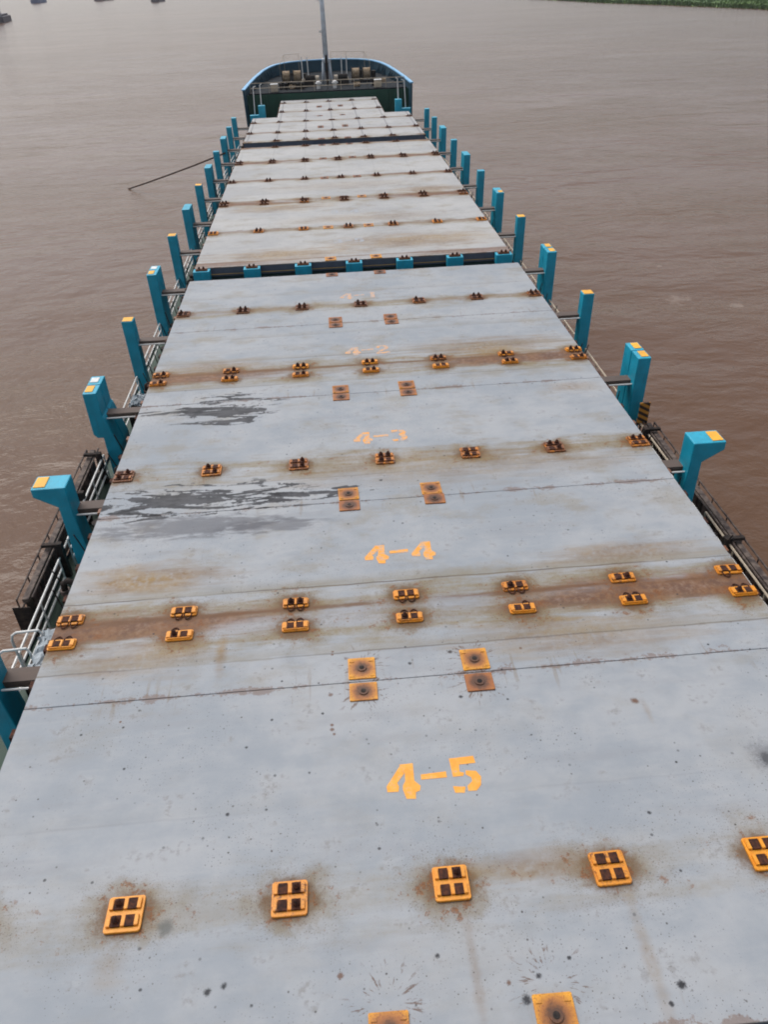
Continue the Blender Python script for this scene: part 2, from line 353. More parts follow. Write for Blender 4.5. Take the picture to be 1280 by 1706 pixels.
# ------------------------------------------------------------------ mesh helpers
class MB:
    def __init__(s): s.bm = bmesh.new()
    def box(s, x0, x1, y0, y1, z0, z1):
        v = [s.bm.verts.new(p) for p in ((x0, y0, z0), (x1, y0, z0), (x1, y1, z0), (x0, y1, z0), (x0, y0, z1), (x1, y0, z1), (x1, y1, z1), (x0, y1, z1))]
        for f in ((0, 3, 2, 1), (4, 5, 6, 7), (0, 1, 5, 4), (1, 2, 6, 5), (2, 3, 7, 6), (3, 0, 4, 7)): s.bm.faces.new([v[i] for i in f])
        return s
    def prism(s, pts, axis, a, b):
        """pts: 2-D outline; axis 'x','y','z' is the extrusion direction from a to b."""
        mk = {'x': lambda p, h: (h, p[0], p[1]), 'y': lambda p, h: (p[0], h, p[1]), 'z': lambda p, h: (p[0], p[1], h)}[axis]
        A = [s.bm.verts.new(mk(p, a)) for p in pts]; B = [s.bm.verts.new(mk(p, b)) for p in pts]
        n = len(pts); s.bm.faces.new(A[::-1]); s.bm.faces.new(B)
        for i in range(n): s.bm.faces.new((A[i], A[(i + 1) % n], B[(i + 1) % n], B[i]))
        return s
    def tube(s, pts, r, n=6, r2=None):
        pts = [Vector(p) for p in pts]; rings = []
        for i, p in enumerate(pts):
            d = (pts[min(i + 1, len(pts) - 1)] - pts[max(i - 1, 0)]).normalized()
            q = d.to_track_quat('Z', 'Y'); rad = r if r2 is None else r + (r2 - r) * i / (len(pts) - 1)
            rings.append([s.bm.verts.new(p + q @ Vector((math.cos(6.28318 * k / n) * rad, math.sin(6.28318 * k / n) * rad, 0))) for k in range(n)])
        for a, b in zip(rings, rings[1:]):
            for k in range(n): s.bm.faces.new((a[k], a[(k + 1) % n], b[(k + 1) % n], b[k]))
        s.bm.faces.new(rings[0][::-1]); s.bm.faces.new(rings[-1]); return s
    def cyl(s, c, axis, r, h, n=16, r2=None):
        c = Vector(c); d = {'x': Vector((1, 0, 0)), 'y': Vector((0, 1, 0)), 'z': Vector((0, 0, 1))}[axis]
        return s.tube([c - d * h / 2, c + d * h / 2], r, n, r2)
    def build(s, name, m, parent=None, bevel=0.0, smooth=False, seg=2):
        bmesh.ops.recalc_face_normals(s.bm, faces=s.bm.faces[:])
        me = bpy.data.meshes.new(name); s.bm.to_mesh(me); s.bm.free(); me.materials.append(m)
        if smooth:
            for p in me.polygons: p.use_smooth = True
        o = bpy.data.objects.new(name, me); COL.objects.link(o)
        if parent is not None: o.parent = parent
        if bevel:
            mo = o.modifiers.new("soft_edge", 'BEVEL'); mo.width = bevel; mo.segments = seg; mo.limit_method = 'ANGLE'
        return o
def tag(o, label, cat, group=None, kind=None):
    o['label'] = label; o['category'] = cat
    if group: o['group'] = group
    if kind: o['kind'] = kind
    return o
def empty(name, loc=(0, 0, 0)):
    o = bpy.data.objects.new(name, None); COL.objects.link(o); o.location = loc; o.empty_display_size = .3; return o
def copy_tree(o, parent=None):
    c = o.copy(); COL.objects.link(c)
    if parent is not None: c.parent = parent
    for ch in list(o.children): copy_tree(ch, c)
    return c

# ------------------------------------------------------------------ river, bank
def sheet(name, x0, x1, y0, y1, z, m):
    me = bpy.data.meshes.new(name); me.from_pydata([(x0, y0, z), (x1, y0, z), (x1, y1, z), (x0, y1, z)], [], [(0, 1, 2, 3)]); me.materials.append(m)
    o = bpy.data.objects.new(name, me); COL.objects.link(o); o['kind'] = 'structure'; return o
sheet('river_water', -12000, 12000, -3000, 20000, WATER, M['water'])
shore = [(128, 660), (140, 590), (151, 528), (156, 490), (166, 455), (172, 432), (179, 400), (184, 372), (189, 345), (197, 310), (212, 250), (235, 180), (262, 90)]
bk = bmesh.new(); rows = []
for j in range(len(shore) - 1):
    for k in range(14):
        f_ = k / 14; x = shore[j][0] + (shore[j + 1][0] - shore[j][0]) * f_; y = shore[j][1] + (shore[j + 1][1] - shore[j][1]) * f_
        rr = []
        for i, off in enumerate((-1.5, 0, 1.0, 3, 6, 10, 16, 24, 40, 70, 130, 300)):
            h = 0 if i < 1 else min(1.6, .25 + off * .12)
            h = WATER - .3 + h + (random.uniform(-.1, .7) if i > 1 else 0)
            rr.append(bk.verts.new((x + off + (random.uniform(-1.2, 1.2) if i > 0 else 0), y + random.uniform(-1, 1), h)))
        rows.append(rr)
for a, b_ in zip(rows, rows[1:]):
    for i in range(len(a) - 1): bk.faces.new((a[i], b_[i], b_[i + 1], a[i + 1]))
bmesh.ops.recalc_face_normals(bk, faces=bk.faces[:])
me = bpy.data.meshes.new('river_bank'); bk.to_mesh(me); bk.free(); me.materials.append(M['grass'])
for p in me.polygons: p.use_smooth = True
o = bpy.data.objects.new('river_bank', me); COL.objects.link(o); o['kind'] = 'structure'
gb = bmesh.new()
for _ in range(9000):
    j = random.randrange(1, 11); f_ = random.random()
    off = random.choice((random.uniform(-.5, 3), random.uniform(0, 40), random.uniform(0, 140)))
    x = shore[j][0] + (shore[j + 1][0] - shore[j][0]) * f_ + off; y = shore[j][1] + (shore[j + 1][1] - shore[j][1]) * f_
    z = WATER - .05 + min(1.3, .1 + max(0, off) * .1); h = random.uniform(.5, 1.7); wd = random.uniform(.3, .9); a = random.uniform(0, 3.14)
    dx, dy = math.cos(a) * wd, math.sin(a) * wd; lx, ly = random.uniform(-.4, .4), random.uniform(-.4, .4)
    v = [gb.verts.new(p) for p in ((x - dx, y - dy, z), (x + dx, y + dy, z), (x + dx * .5 + lx, y + dy * .5 + ly, z + h * .8), (x + lx, y + ly, z + h))]
    gb.faces.new(v)
me = bpy.data.meshes.new('riverside_grass'); gb.to_mesh(me); gb.free(); me.materials.append(M['grass'])
o = bpy.data.objects.new('riverside_grass', me); COL.objects.link(o)
tag(o, 'green reeds and grass covering the far river bank', 'grass', kind='stuff')

# ------------------------------------------------------------------ ship
ship = empty('cargo_ship', (0, 60, WATER))
tag(ship, 'long river cargo ship with dark hull, green decks and blue bulwark at the bow', 'cargo ship')
OFF = Matrix.Translation((0, -60, -WATER))
def ship_part(mb, name, m, **k):
    mb.bm.transform(OFF); return mb.build(name, m, ship, **k)
HALF = [(-14, 10.2), (70, 10.2), (80, 9.95), (88, 9.72), (97, 9.5)]
BOW = [(97, 9.45), (101.5, 9.1), (106, 8.65), (111.4, 7.95), (114.2, 7.35), (116.4, 6.6), (117.7, 5.7), (118.6, 4.7), (119.2, 3.4), (119.6, 2.2), (119.75, 1.0), (119.8, 0)]
def rimz(y): return 1.25 + max(0, min(1, (y - 97) / 22.8)) * .8
outline = [(w_, y) for y, w_ in HALF] + [(w_, y) for y, w_ in BOW[1:]] 
outline += [(-a, b_) for a, b_ in outline[-2::-1]]
# hull shell: side plating with flare at the bow
hb = MB(); lo, hi = [], []
for x, y in outline:
    k = max(0, min(1, (y - 90) / 30)); s_ = 1 - .22 * k
    lo.append(hb.bm.verts.new((x * s_, y - 3.0 * k, WATER - 1.2))); hi.append(hb.bm.verts.new((x, y, DECK + .12)))
for i in range(len(outline) - 1): hb.bm.faces.new((lo[i], lo[i + 1], hi[i + 1], hi[i]))
hb.bm.faces.new((lo[-1], lo[0], hi[0], hi[-1]))
ship_part(hb, 'hull', M['hull'])
db = MB(); ins = [(x * .997, y) for x, y in outline]
vs = [db.bm.verts.new((x, y, DECK)) for x, y in ins]; db.bm.faces.new(vs)
ship_part(db, 'main_deck', M['deck'])
# forecastle shell = bulwark (thick), deck, break bulkhead
bw = MB(); bo = [(w_, y) for y, w_ in BOW]; bo += [(-a, b_) for a, b_ in bo[-2::-1]]
T = .16
R4 = []
for x, y in bo:
    zz = rimz(y); sx = (abs(x) - T) / abs(x) if abs(x) > .3 else 1; yi = y - T * max(0, min(1, (y - 110) / 8))
    R4.append([bw.bm.verts.new(p) for p in ((x * .99, y, DECK + .13), (x, y, zz), (x * sx, yi, zz), (x * .985 * sx, yi, DECK + .13))])
for a, b_ in zip(R4, R4[1:]):
    for i in range(3): bw.bm.faces.new((a[i], a[i + 1], b_[i + 1], b_[i]))
for e in (R4[0], R4[-1]): bw.bm.faces.new(e)
ship_part(bw, 'bulwark', M['bulwark'])
rb = MB(); R4 = []
for x, y in bo:
    zz = rimz(y) + .004; g = 1 + .10 / max(abs(x), 1); sx = (abs(x) - .27) / abs(x) if abs(x) > .5 else 1
    yo = y + .10 * max(0, min(1, (y - 110) / 8)); yi = y - .27 * max(0, min(1, (y - 110) / 8))
    R4.append([rb.bm.verts.new(p) for p in ((x * g, yo, zz), (x * g, yo, zz + .12), (x * sx, yi, zz + .12), (x * sx, yi, zz))])
for a, b_ in zip(R4, R4[1:]):
    for i in range(4): rb.bm.faces.new((a[i], a[(i + 1) % 4], b_[(i + 1) % 4], b_[i]))
for e in (R4[0], R4[-1]): rb.bm.faces.new(e)
ship_part(rb, 'rail_cap', M['rim'])
FO = .75
fd = MB(); pts = [(8.95, 98.5)] + [(x * .975, y - .22) for x, y in bo if y > 100 and x >= 0]
pts += [(-a, b_) for a, b_ in (pts[::-1] if pts[-1][0] > 0 else pts[-2::-1])]
fd.prism(pts, 'z', FO - .12, FO); ship_part(fd, 'forecastle_deck', M['dark_deck'])
fb = MB().box(-9.3, 9.3, 98.45, 98.62, DECK + .004, FO - .124); ship_part(fb, 'forecastle_bulkhead', M['fodeck'])
for i in range(13):
    x = -8.4 + i * 1.4
    if abs(x) > 5.6: ship_part(MB().box(x - .05, x + .05, 98.30, 98.446, DECK + .01, FO - .2), 'bulkhead_stiffener', M['fodeck'])
for x, y in bo[1:-1]:
    if abs(x) > 5 and y < 116:
        s_ = 1 if x > 0 else -1
        for dy in (0, 1.5, 3.0):
            xx = abs(x) - .35 - dy * .09
            kb = MB(); kb.prism([(s_ * (xx - .5), FO + .004), (s_ * xx, FO + .004), (s_ * xx, rimz(y) - .08)], 'y', y + dy - .03, y + dy + .03); ship_part(kb, 'bulwark_bracket', M['bulwark'])
# hatch coamings
def coaming(y0, y1, hw):
    c = MB(); a = .16
    c.box(-hw, -hw + a, y0, y1, DECK + .004, -.46); c.box(hw - a, hw, y0, y1, DECK + .004, -.46)
    c.box(-hw + a, hw - a, y0, y0 + a, DECK + .004, -.46); c.box(-hw + a, hw - a, y1 - a, y1, DECK + .004, -.46)
    ship_part(c, 'hatch_coaming', M['coaming'])
    n = int((y1 - y0) / 1.9)
    for sg in (-1, 1):
        s_ = MB(); xa, xb = sorted((sg * hw, sg * (hw + .3))); s_.box(xa, xb, y0, y1, -.66, -.60); ship_part(s_, 'coaming_flange', M['deck'])
        for i in range(n + 1):
            y = y0 + .2 + (y1 - y0 - .4) * i / max(n, 1)
            s_ = MB().prism([(sg * hw, DECK + .006), (sg * (hw + .75), DECK + .006), (sg * (hw + .18), -.662), (sg * hw, -.662)], 'y', y - .025, y + .025)
            ship_part(s_, 'coaming_stay', M['deck'])
coaming(4.25, 36.1, 7.55); coaming(38.45, 69.65, 7.55); coaming(72.5, 85.5, 7.55); coaming(85.9, 97.7, 5.1)
for sg in (-1, 1):
    for dx, dz, r_ in ((8.5, .5, .09), (8.75, .35, .06)): ship_part(MB().tube([(sg * dx, 2, DECK + dz), (sg * dx, 96, DECK + dz)], r_), 'deck_pipe', M['strut'])
for i in range(26):
    y = 7 + i * 3.4 + random.uniform(-.6, .6)
    for sg in (-1, 1):
        x = sg * 9.1; k = random.random(); mp = MB()
        if k < .5: mp.cyl((x, y, DECK + .45), 'z', .12, .9, 10); mp.cyl((x, y, DECK + .95), 'z', .2, .16, 10)
        else: mp.box(x - .2, x + .2, y - .3, y + .3, DECK + .006, DECK + .6)
        ship_part(mp, 'air_vent' if k < .5 else 'deck_box', M['iron'])

# ------------------------------------------------------------------ fittings (meshes shared by copies)
def rrect(hx, hy, r, n=4):
    o_ = []
    for cx, cy, a0 in ((hx - r, hy - r, 0), (-hx + r, hy - r, 90), (-hx + r, -hy + r, 180), (hx - r, -hy + r, 270)):
        for i in range(n + 1):
            a = R(a0 + 90 * i / n); o_.append((cx + r * math.cos(a), cy + r * math.sin(a)))
    return o_
def proto(mb, name, m, bevel=0):
    bmesh.ops.recalc_face_normals(mb.bm, faces=mb.bm.faces[:])
    if bevel:
        es = [e for e in mb.bm.edges if len(e.link_faces) == 2 and e.calc_face_angle(0) > .5]
        bmesh.ops.bevel(mb.bm, geom=es, offset=bevel, segments=2, affect='EDGES', clamp_overlap=True)
    o_ = mb.build(name, m); me_ = o_.data; bpy.data.objects.remove(o_); return me_
q = MB(); q.prism(rrect(.275, .275, .045), 'z', .0, .045)
for y in (-.115, .145):
    for x in (-.215, 0.005, .205): q.box(x - .03, x + .03, y - .085, y + .085, .046, .085)
QUAD = proto(q, 'container_socket', M['orange'], .006)
def pocket(cone, loop):
    q = MB(); q.box(-.070, .070, -.087, .080, .047, .080)
    if cone: q.cyl((0, 0, .105), 'z', .052, .07, 10); q.cyl((0, 0, .162), 'z', .05, .045, 10, .018)
    if loop: q.tube([(.085 * math.cos(R(a)), .075 + .17 * math.sin(R(a)), .055 - .03 * math.sin(R(a))) for a in range(0, 181, 20)], .016, 5)
    return proto(q, 'socket_pocket', M['cone'])
POCKET = {(c, l): pocket(c, l) for c in (0, 1) for l in (0, 1)}
q = MB(); q.prism(rrect(.29, .15, .05), 'z', 0, .045)
for x in (-.225, 0, .225): q.box(x - (.045 if x else .025), x + (.045 if x else .025), -.09, .10, .046, .088)
q.box(-.25, .25, -.125, -.095, .046, .075)
TWIN = proto(q, 'container_socket', M['orange'], .008)
q = MB(); q.prism(rrect(.275, .285, .02, 2), 'z', 0, .03); q.cyl((0, 0, .034), 'z', .1, .03, 20)
for sx in (-1, 1):
    for sy in (-1, 1): q.box(sx * .2 - .045, sx * .2 + .045, sy * .2 - .04, sy * .2 + .04, .03, .042)
PAD = proto(q, 'lifting_pad', M['pad'], .005)
q = MB(); q.prism(rrect(.275, .225, .02, 2), 'z', 0, .03); q.cyl((0, 0, .034), 'z', .1, .03, 20)
PADS = proto(q, 'lifting_pad', M['pad'], .005)
q = MB(); q.cyl((0, 0, .052), 'z', .05, .008, 16); HOLE = proto(q, 'pad_hole', M['iron'])
def put(name, me_, parent, loc, rz=0, **props):
    o_ = bpy.data.objects.new(name, me_); COL.objects.link(o_); o_.parent = parent; o_.location = loc; o_.rotation_euler = (0, 0, rz)
    for k, v in props.items(): o_[k] = v
    return o_
def socket_at(cover, kind, x, y, z, base, far, rust, flip=False, ox=0, oy=0):
    lx, ly = x - ox, y - oy
    rz = random.uniform(-.015, .015) + (math.pi if flip else 0)
    s_ = put('container_socket', QUAD if kind == 'quad' else TWIN, cover, (lx, ly, z), rz, rust=rust)
    p_cone = .12 if kind == 'quad' and rust < .28 else (.3 if abs(y - 12.7) < 1 else .7)
    for yy in ((-.115, .145) if kind == 'quad' else (0,)):
        for xx in (-.105, .105):
            put('socket_pocket', POCKET[int(random.random() < p_cone), int(kind == 'twin' and random.random() < .8)], s_, (xx, yy, 0))
    return s_

# ------------------------------------------------------------------ markings
G4A = [(-.579, .332), (-.521, .158), (-.663, -.02), (-.638, -.098), (-.656, -.199), (-.85, -.189), (-.857, -.075)]
G4B = [(-.594, .353), (-.349, .358), (-.361, -.003), (-.263, -.118), (-.282, -.21), (-.359, -.239), (-.373, -.367), (-.533, -.351), (-.578, -.161), (-.571, -.086), (-.521, .004), (-.513, .158)]
DASH = [(-.235, .109), (.218, .13), (.216, .004), (-.24, .003)]
D5 = [[(.307, .389), (.751, .404), (.767, .251), (.47, .242), (.455, .096), (.534, .068), (.506, .003), (.323, .003)],
      [(.566, .114), (.745, .085), (.814, -.039), (.783, -.207), (.691, -.31), (.545, -.305), (.546, -.202), (.643, -.117), (.64, -.04), (.552, .027)],
      [(.294, -.185), (.511, -.217), (.475, -.334), (.314, -.318)]]
D4 = [[(x + 1.145, y + .02) for x, y in G4A], [(x + 1.145, y + .02) for x, y in G4B]]
D3 = [[(.32, .36), (.52, .38), (.53, .26), (.33, .23)], [(.56, .38), (.70, .34), (.79, .20), (.72, .06), (.80, -.08), (.76, -.22), (.62, -.30), (.55, -.28), (.56, -.18), (.64, -.10), (.56, .0), (.53, .09), (.62, .18), (.56, .26)],
      [(.30, -.20), (.51, -.19), (.50, -.30), (.36, -.31)]]
D2 = [[(.30, .22), (.38, .36), (.55, .40), (.55, .28), (.46, .26), (.43, .16)], [(.58, .40), (.74, .34), (.80, .18), (.72, .04), (.56, -.12), (.48, -.20), (.34, -.20), (.42, -.10), (.60, .08), (.66, .20), (.58, .28)],
      [(.30, -.23), (.82, -.21), (.82, -.35), (.30, -.36)]]
D1 = [[(.40, .24), (.50, .36), (.68, .37), (.66, -.33), (.50, -.34), (.50, .22)]]
G3 = [[(x - 1.12, y) for x, y in p] for p in D3]
DIG = {'5': D5, '4': D4, '3': D3, '2': D2, '1': D1}
def marking(cover, first, d, cx, cy, wear, ox, oy):
    q = MB(); polys = ([G4A, G4B] if first == '4' else G3) + [DASH] + DIG[d]
    for p in polys:
        q.bm.faces.new([q.bm.verts.new((cx + x - ox, cy + y - oy, .004)) for x, y in p])
    bmesh.ops.triangulate(q.bm, faces=q.bm.faces[:])
    o_ = q.build('number_marking', M['mark'], cover); o_['wear'] = wear
    for p in o_.data.polygons:
        if p.normal.z < 0: p.flip()
    return o_

# ------------------------------------------------------------------ hatch covers
def cover(y0, y1, hw, label, sockets, pads, mark=None, brackets=None, grooves=()):
    oy = (y0 + y1) / 2
    c = empty('hatch_cover', (0, oy, -.45)); Zt = .45
    tag(c, label, 'hatch cover', 'hatch covers over the hold')
    a, b_ = y0 + .007 - oy, y1 - .007 - oy
    top = MB().box(-hw, hw, a, b_, .45 - .05, .45); 
    top.build('top_plate', hatch_material(y0, y1), c, .012)
    sk = MB().box(-hw + .03, hw - .03, a + .02, b_ - .02, 0, .396); sk.build('side_skirt', M['skirt'], c)
    for i in range(5):
        yy = a + (b_ - a) * (i + .5) / 5 + random.uniform(-.2, .2)
        for sg in (-1, 1):
            xa, xb = sorted((sg * (hw + .003), sg * (hw + .13))); cl = MB().box(xa, xb, yy - .11, yy + .11, .15, .36)
            xa, xb = sorted((sg * (hw + .02), sg * (hw + .07))); cl.box(xa, xb, yy - .04, yy + .04, -.22, .15)
            o_ = cl.build('hatch_cleat', M['orange'] if random.random() < .4 else M['cone'], c, .012); o_['rust'] = random.uniform(.5, 1.1)
    for kind, y, rust, flip, cols in sockets:
        for k in cols:
            x = k * PITCH
            if abs(x) + .3 > hw: x = math.copysign(hw - .30, x)
            s_ = socket_at(c, kind, x, y, Zt, 0, 0, rust + random.uniform(-.12, .25), flip, 0, oy)
    for x, y, small, rust in pads:
        p_ = put('lifting_pad', PADS if small else PAD, c, (x, y - oy, Zt), random.uniform(-.03, .03), rust=rust)
        put('pad_hole', HOLE, p_, (0, 0, 0))
    if mark:
        first, d, cx, cy, wear = mark
        marking(c, first, d, cx, cy, wear, 0, oy).location = (0, 0, Zt)
    if brackets:
        for k in range(-3, 4):
            x = k * PITCH
            if abs(x) + .4 > hw: x = math.copysign(hw - .36, x)
            bx = MB().box(x - .4, x + .4, y0 - .50 - oy, y0 - .012 - oy, Zt - .52, Zt - .03)
            bo_ = bx.build('socket_bracket', M['teal'], c, .015)
            s_ = put('container_socket', TWIN, bo_, (x, y0 - .25 - oy, Zt - .03), 0, rust=.75)
            for xx in (-.105, .105): put('socket_pocket', POCKET[1, 0], bo_, (x + xx, y0 - .25 - oy, Zt - .03))
    return c
ALL = tuple(range(-3, 4)); MID = (-2, -1, 0, 1, 2)
P = 1.13
cover(4.06, 10.64, 7.8, 'pale grey steel hatch cover stencilled 4-5, nearest the camera', [('quad', 6.34, .02, 0, ALL)],
      [(-P, 4.36, 0, .6), (P, 4.38, 0, .3), (-P, 10.36, 1, .35), (P + .05, 10.36, 1, .9)], ('4', '5', 0, 8.25, .0))
cover(10.64, 17.05, 7.8, 'pale grey steel hatch cover stencilled 4-4, crossed by a brown rust band', [('twin', 12.36, .05, 0, ALL), ('twin', 13.12, .05, 1, ALL)],
      [(-P, 10.98, 0, .3), (P + .06, 10.98, 0, .3), (-P, 16.84, 1, .9), (P + .03, 16.88, 1, .9)], ('4', '4', 0, 14.68, .16))
cover(17.05, 23.5, 7.8, 'pale grey steel hatch cover stencilled 4-3, with black wet stains at one end', [('quad', 19.10, .34, 0, ALL)],
      [(-P, 17.40, 0, .5), (P, 17.40, 0, .5), (-P, 23.25, 1, .8), (P, 23.28, 1, .8)], ('4', '3', 0, 20.42, .24))
cover(23.5, 29.92, 7.8, 'pale grey steel hatch cover stencilled 4-2, with a rust band beside its number', [('twin', 25.18, .12, 0, ALL), ('twin', 25.88, .12, 1, ALL)],
      [(-P, 23.84, 0, .7), (P, 23.86, 0, .7), (-P, 29.68, 1, .9), (P, 29.68, 1, .9)], ('4', '2', 0, 27.0, .31))
cover(29.92, 36.3, 7.8, 'pale grey steel hatch cover faintly stencilled 4-1, beside the gap with teal brackets', [('quad', 31.9, .55, 0, ALL)],
      [(-P, 30.25, 0, .9), (P, 30.25, 0, .9), (-P, 36.02, 1, 1.1), (P, 36.02, 1, 1.1)], ('4', '1', 0, 33.0, .35))
cover(38.2, 44.62, 7.8, 'pale stained hatch cover with seven teal socket brackets along its near edge', [('quad', 44.25, .22, 0, ALL)],
      [(-P, 38.5, 0, .1), (P, 38.5, 0, .1), (-P, 44.3, 0, .3), (P, 44.3, 0, .4)], ('3', '5', -.1, 41.5, .58), True)
cover(44.62, 50.75, 7.8, 'second hatch cover beyond the gap with teal brackets, ending at a brown rust line', [('twin', 50.42, .5, 0, ALL)],
      [], ('3', '4', -.1, 47.6, .62))
cover(50.75, 57.3, 7.8, 'third hatch cover beyond the gap with teal brackets, rust washed at its near corner', [('twin', 51.15, .6, 1, ALL), ('quad', 57.0, .7, 0, ALL)],
      [(-P, 51.15, 0, .4), (P, 51.15, 0, .4), (-P, 57.0, 0, 1.2), (P, 57.0, 0, 1.2)])
cover(57.3, 63.48, 7.8, 'fourth hatch cover beyond the teal bracket gap, plain with dark fittings on its far edge', [('twin', 63.1, .9, 0, ALL)],
      [])
cover(63.48, 69.9, 7.8, 'pale hatch cover just short of the dark cross gap near the bow', [('twin', 63.85, .9, 1, ALL), ('twin', 69.55, .9, 0, MID)],
      [(-P, 63.85, 0, 1.3), (P, 63.85, 0, 1.3), (-P, 69.5, 1, 1.3), (P, 69.5, 1, 1.3)])
cover(72.2, 78.7, 7.8, 'full width pale hatch cover just beyond the dark cross gap near the bow', [('twin', 72.55, .9, 0, MID), ('quad', 76.65, 1.0, 0, ALL)],
      [(-P, 72.5, 0, 1.5), (P, 72.5, 0, 1.5), (-P, 78.4, 1, 1.5), (P, 78.4, 1, 1.5)])
cover(78.7, 85.78, 7.8, 'last full width pale hatch cover before the narrow ones at the bow', [('twin', 82.6, .9, 0, ALL)],
      [(-P, 79.0, 0, 1.5), (P, 79.0, 0, 1.5), (-P, 85.5, 1, 1.5), (P, 85.5, 1, 1.5)])
cover(85.78, 91.9, 5.36, 'nearer of the two narrow pale hatch covers at the bow', [('quad', 89.1, 1.0, 0, MID)],
      [(-P, 91.6, 1, 1.5), (P, 91.6, 1, 1.5)])
cover(91.9, 97.95, 5.36, 'narrow pale hatch cover right at the foot of the green forecastle', [('twin', 95.7, .9, 0, MID)],
      [(-P, 92.2, 0, 1.5), (P, 92.2, 0, 1.5)])
gp = MB().tube([(-7.4, 38.05, -.30), (7.4, 38.05, -.30)], .016)
tag(gp.build('cross_pipe', M['pipe']), 'thin yellow pipe running across the gap behind the teal brackets', 'pipe')

# ------------------------------------------------------------------ container posts
def strut_parts(t, sg, y, lz):
    """walkway strut from the post to the coaming, with a white pipe beside it; coordinates relative to the post's base."""
    xa, xb = sorted((sg * -.02, sg * -1.72))
    b_ = MB().box(xa, xb, -.02, .40, lz, lz + .07); b_.box(xa, xb, -.02, .01, lz - .12, lz); b_.build('strut', M['strut'], t)
    w_ = MB().tube([(sg * .1, -.16, lz - .03), (sg * -1.75, -.16, lz - .03)], .028); w_.build('strut_pipe', M['white'], t)
H = -DECK
def cap(t, sg, x0, x1, y0, y1, m=None):
    xa, xb = sorted((sg * x0, sg * x1)); o_ = MB().box(xa, xb, y0, y1, H + .001, H + .022).build('socket_plate', m or M['cap'], t, .008)
    o_['rust'] = .0
def bracket_post(sg, y, label):
    t = empty('container_post', (sg * 9.2, y, DECK)); tag(t, label, 'container post', 'teal container posts along the ship sides')
    p_ = [(-.12, H), (.85, H), (.85, H - .27), (.24, H - .66), (.24, 0), (-.30, 0), (-.12, H - .9)]
    MB().prism([(sg * a, b_) for a, b_ in p_], 'y', -.36, .36).build('post_body', M['teal'], t, .03)
    cap(t, sg, .47, .80, -.27, .27); strut_parts(t, sg, y, H - 1.05); return t
def straight_post(sg, y, label, dy=.26, plate='full', strut=True, notch=False):
    t = empty('container_post', (sg * 9.62, y, DECK)); tag(t, label, 'container post', 'teal container posts along the ship sides')
    p_ = [(-.05, H), (.42, H), (.42, H - 1.6), (.30, H - 1.75), (.10, H - 1.75), (.10, 0), (-.40, 0), (-.40, H - 2.2), (-.12, H - 1.0), (-.05, H - .9)] if notch else [(-.05, H), (.42, H), (.36, 0), (-.12, 0)]
    MB().prism([(sg * a, b_) for a, b_ in p_], 'y', -dy, dy).build('post_body', M['teal'], t, .025)
    if plate == 'full': cap(t, sg, -.02, .39, -dy + .03, dy - .03)
    elif plate == 'half': cap(t, sg, .10, .37, -dy + .13, dy - .08)
    elif plate == 'white':
        cap(t, sg, .08, .36, -dy + .16, dy - .16, M['white'])
    if strut: strut_parts(t, sg, y, H - 1.05)
    return t
def pair_post(sg, y, l1, l2, p1='half', p2='half', notch=False):
    straight_post(sg, y - .37, l1, .35, p1, True, notch); straight_post(sg, y + .37, l2, .35, p2, False, notch)
S_ = {-1: 'port', 1: 'starboard'}
bracket_post(-1, 12.4, 'teal post foot at the port edge beside the nearest rust band')
for sg in (-1, 1):
    n = S_[sg]
    bracket_post(sg, 19.12, f'teal {n} post with a hooked arm and orange plate, beside cover 4-3')
    pair_post(sg, 25.5, f'nearer of the tall twin teal posts on the {n} side beside cover 4-2', f'farther of the tall twin teal posts on the {n} side beside cover 4-2', 'half', 'white' if sg < 0 else 'half', sg < 0)
    straight_post(sg, 31.75, f'single teal {n} post with a full orange cap beside cover 4-1')
    pair_post(sg, 38.3, f'nearer of the twin teal {n} posts beside the gap with teal brackets', f'farther of the twin teal {n} posts beside the gap with teal brackets', 'half', 'white' if sg < 0 else 'half')
    straight_post(sg, 44.5, f'first single orange capped {n} post beyond the teal bracket gap')
    pair_post(sg, 50.85, f'nearer of the twin teal {n} posts level with the rust line past the bracket gap', f'farther of the twin teal {n} posts level with the rust line past the bracket gap', 'half' if sg > 0 else 'none', 'none')
    straight_post(sg, 56.9, f'second single teal {n} post beyond the gap with teal brackets', plate='full' if sg < 0 else 'none')
    pair_post(sg, 63.2, f'nearer of the twin teal {n} posts last before the dark cross gap', f'farther of the twin teal {n} posts last before the dark cross gap', 'none', 'none')
    straight_post(sg, 69.1, f'single teal {n} post right beside the dark cross gap near the bow', plate='none')
    pair_post(sg, 75.6, f'nearer of the twin teal {n} posts closest to the bow', f'farther of the twin teal {n} posts closest to the bow', 'none', 'none')
    straight_post(sg, 81.3, f'teal {n} post second from the bow, a single one', plate='none')
    straight_post(sg, 87.0, f'foremost teal {n} post, beside the forecastle', plate='none', dy=.3)

# blue pedestals with light posts beside the narrow hatch
for sg in (-1, 1):
    t = empty('deck_pedestal', (sg * 6.9, 87.2, DECK)); tag(t, f'teal block with two white light poles at the {S_[sg]} shoulder of the narrow covers', 'pedestal')
    MB().box(-.33, .33, -.3, .3, 0, H + .95).build('block', M['teal'], t, .03)
    xa, xb = sorted((sg * .34, sg * 1.25)); MB().box(xa, xb, -.25, .25, 0, H + .12).build('side_step', M['teal'], t, .03)
    MB().tube([(0, 0, H + .9), (sg * -.04, .02, H + 2.75), (sg * -.2, .02, H + 2.85)], .05).build('light_pole', M['white'], t)
    MB().tube([(sg * .75, .1, H + .1), (sg * .65, .12, H + 2.55), (sg * .4, .12, H + 2.65)], .05).build('light_pole', M['white'], t)

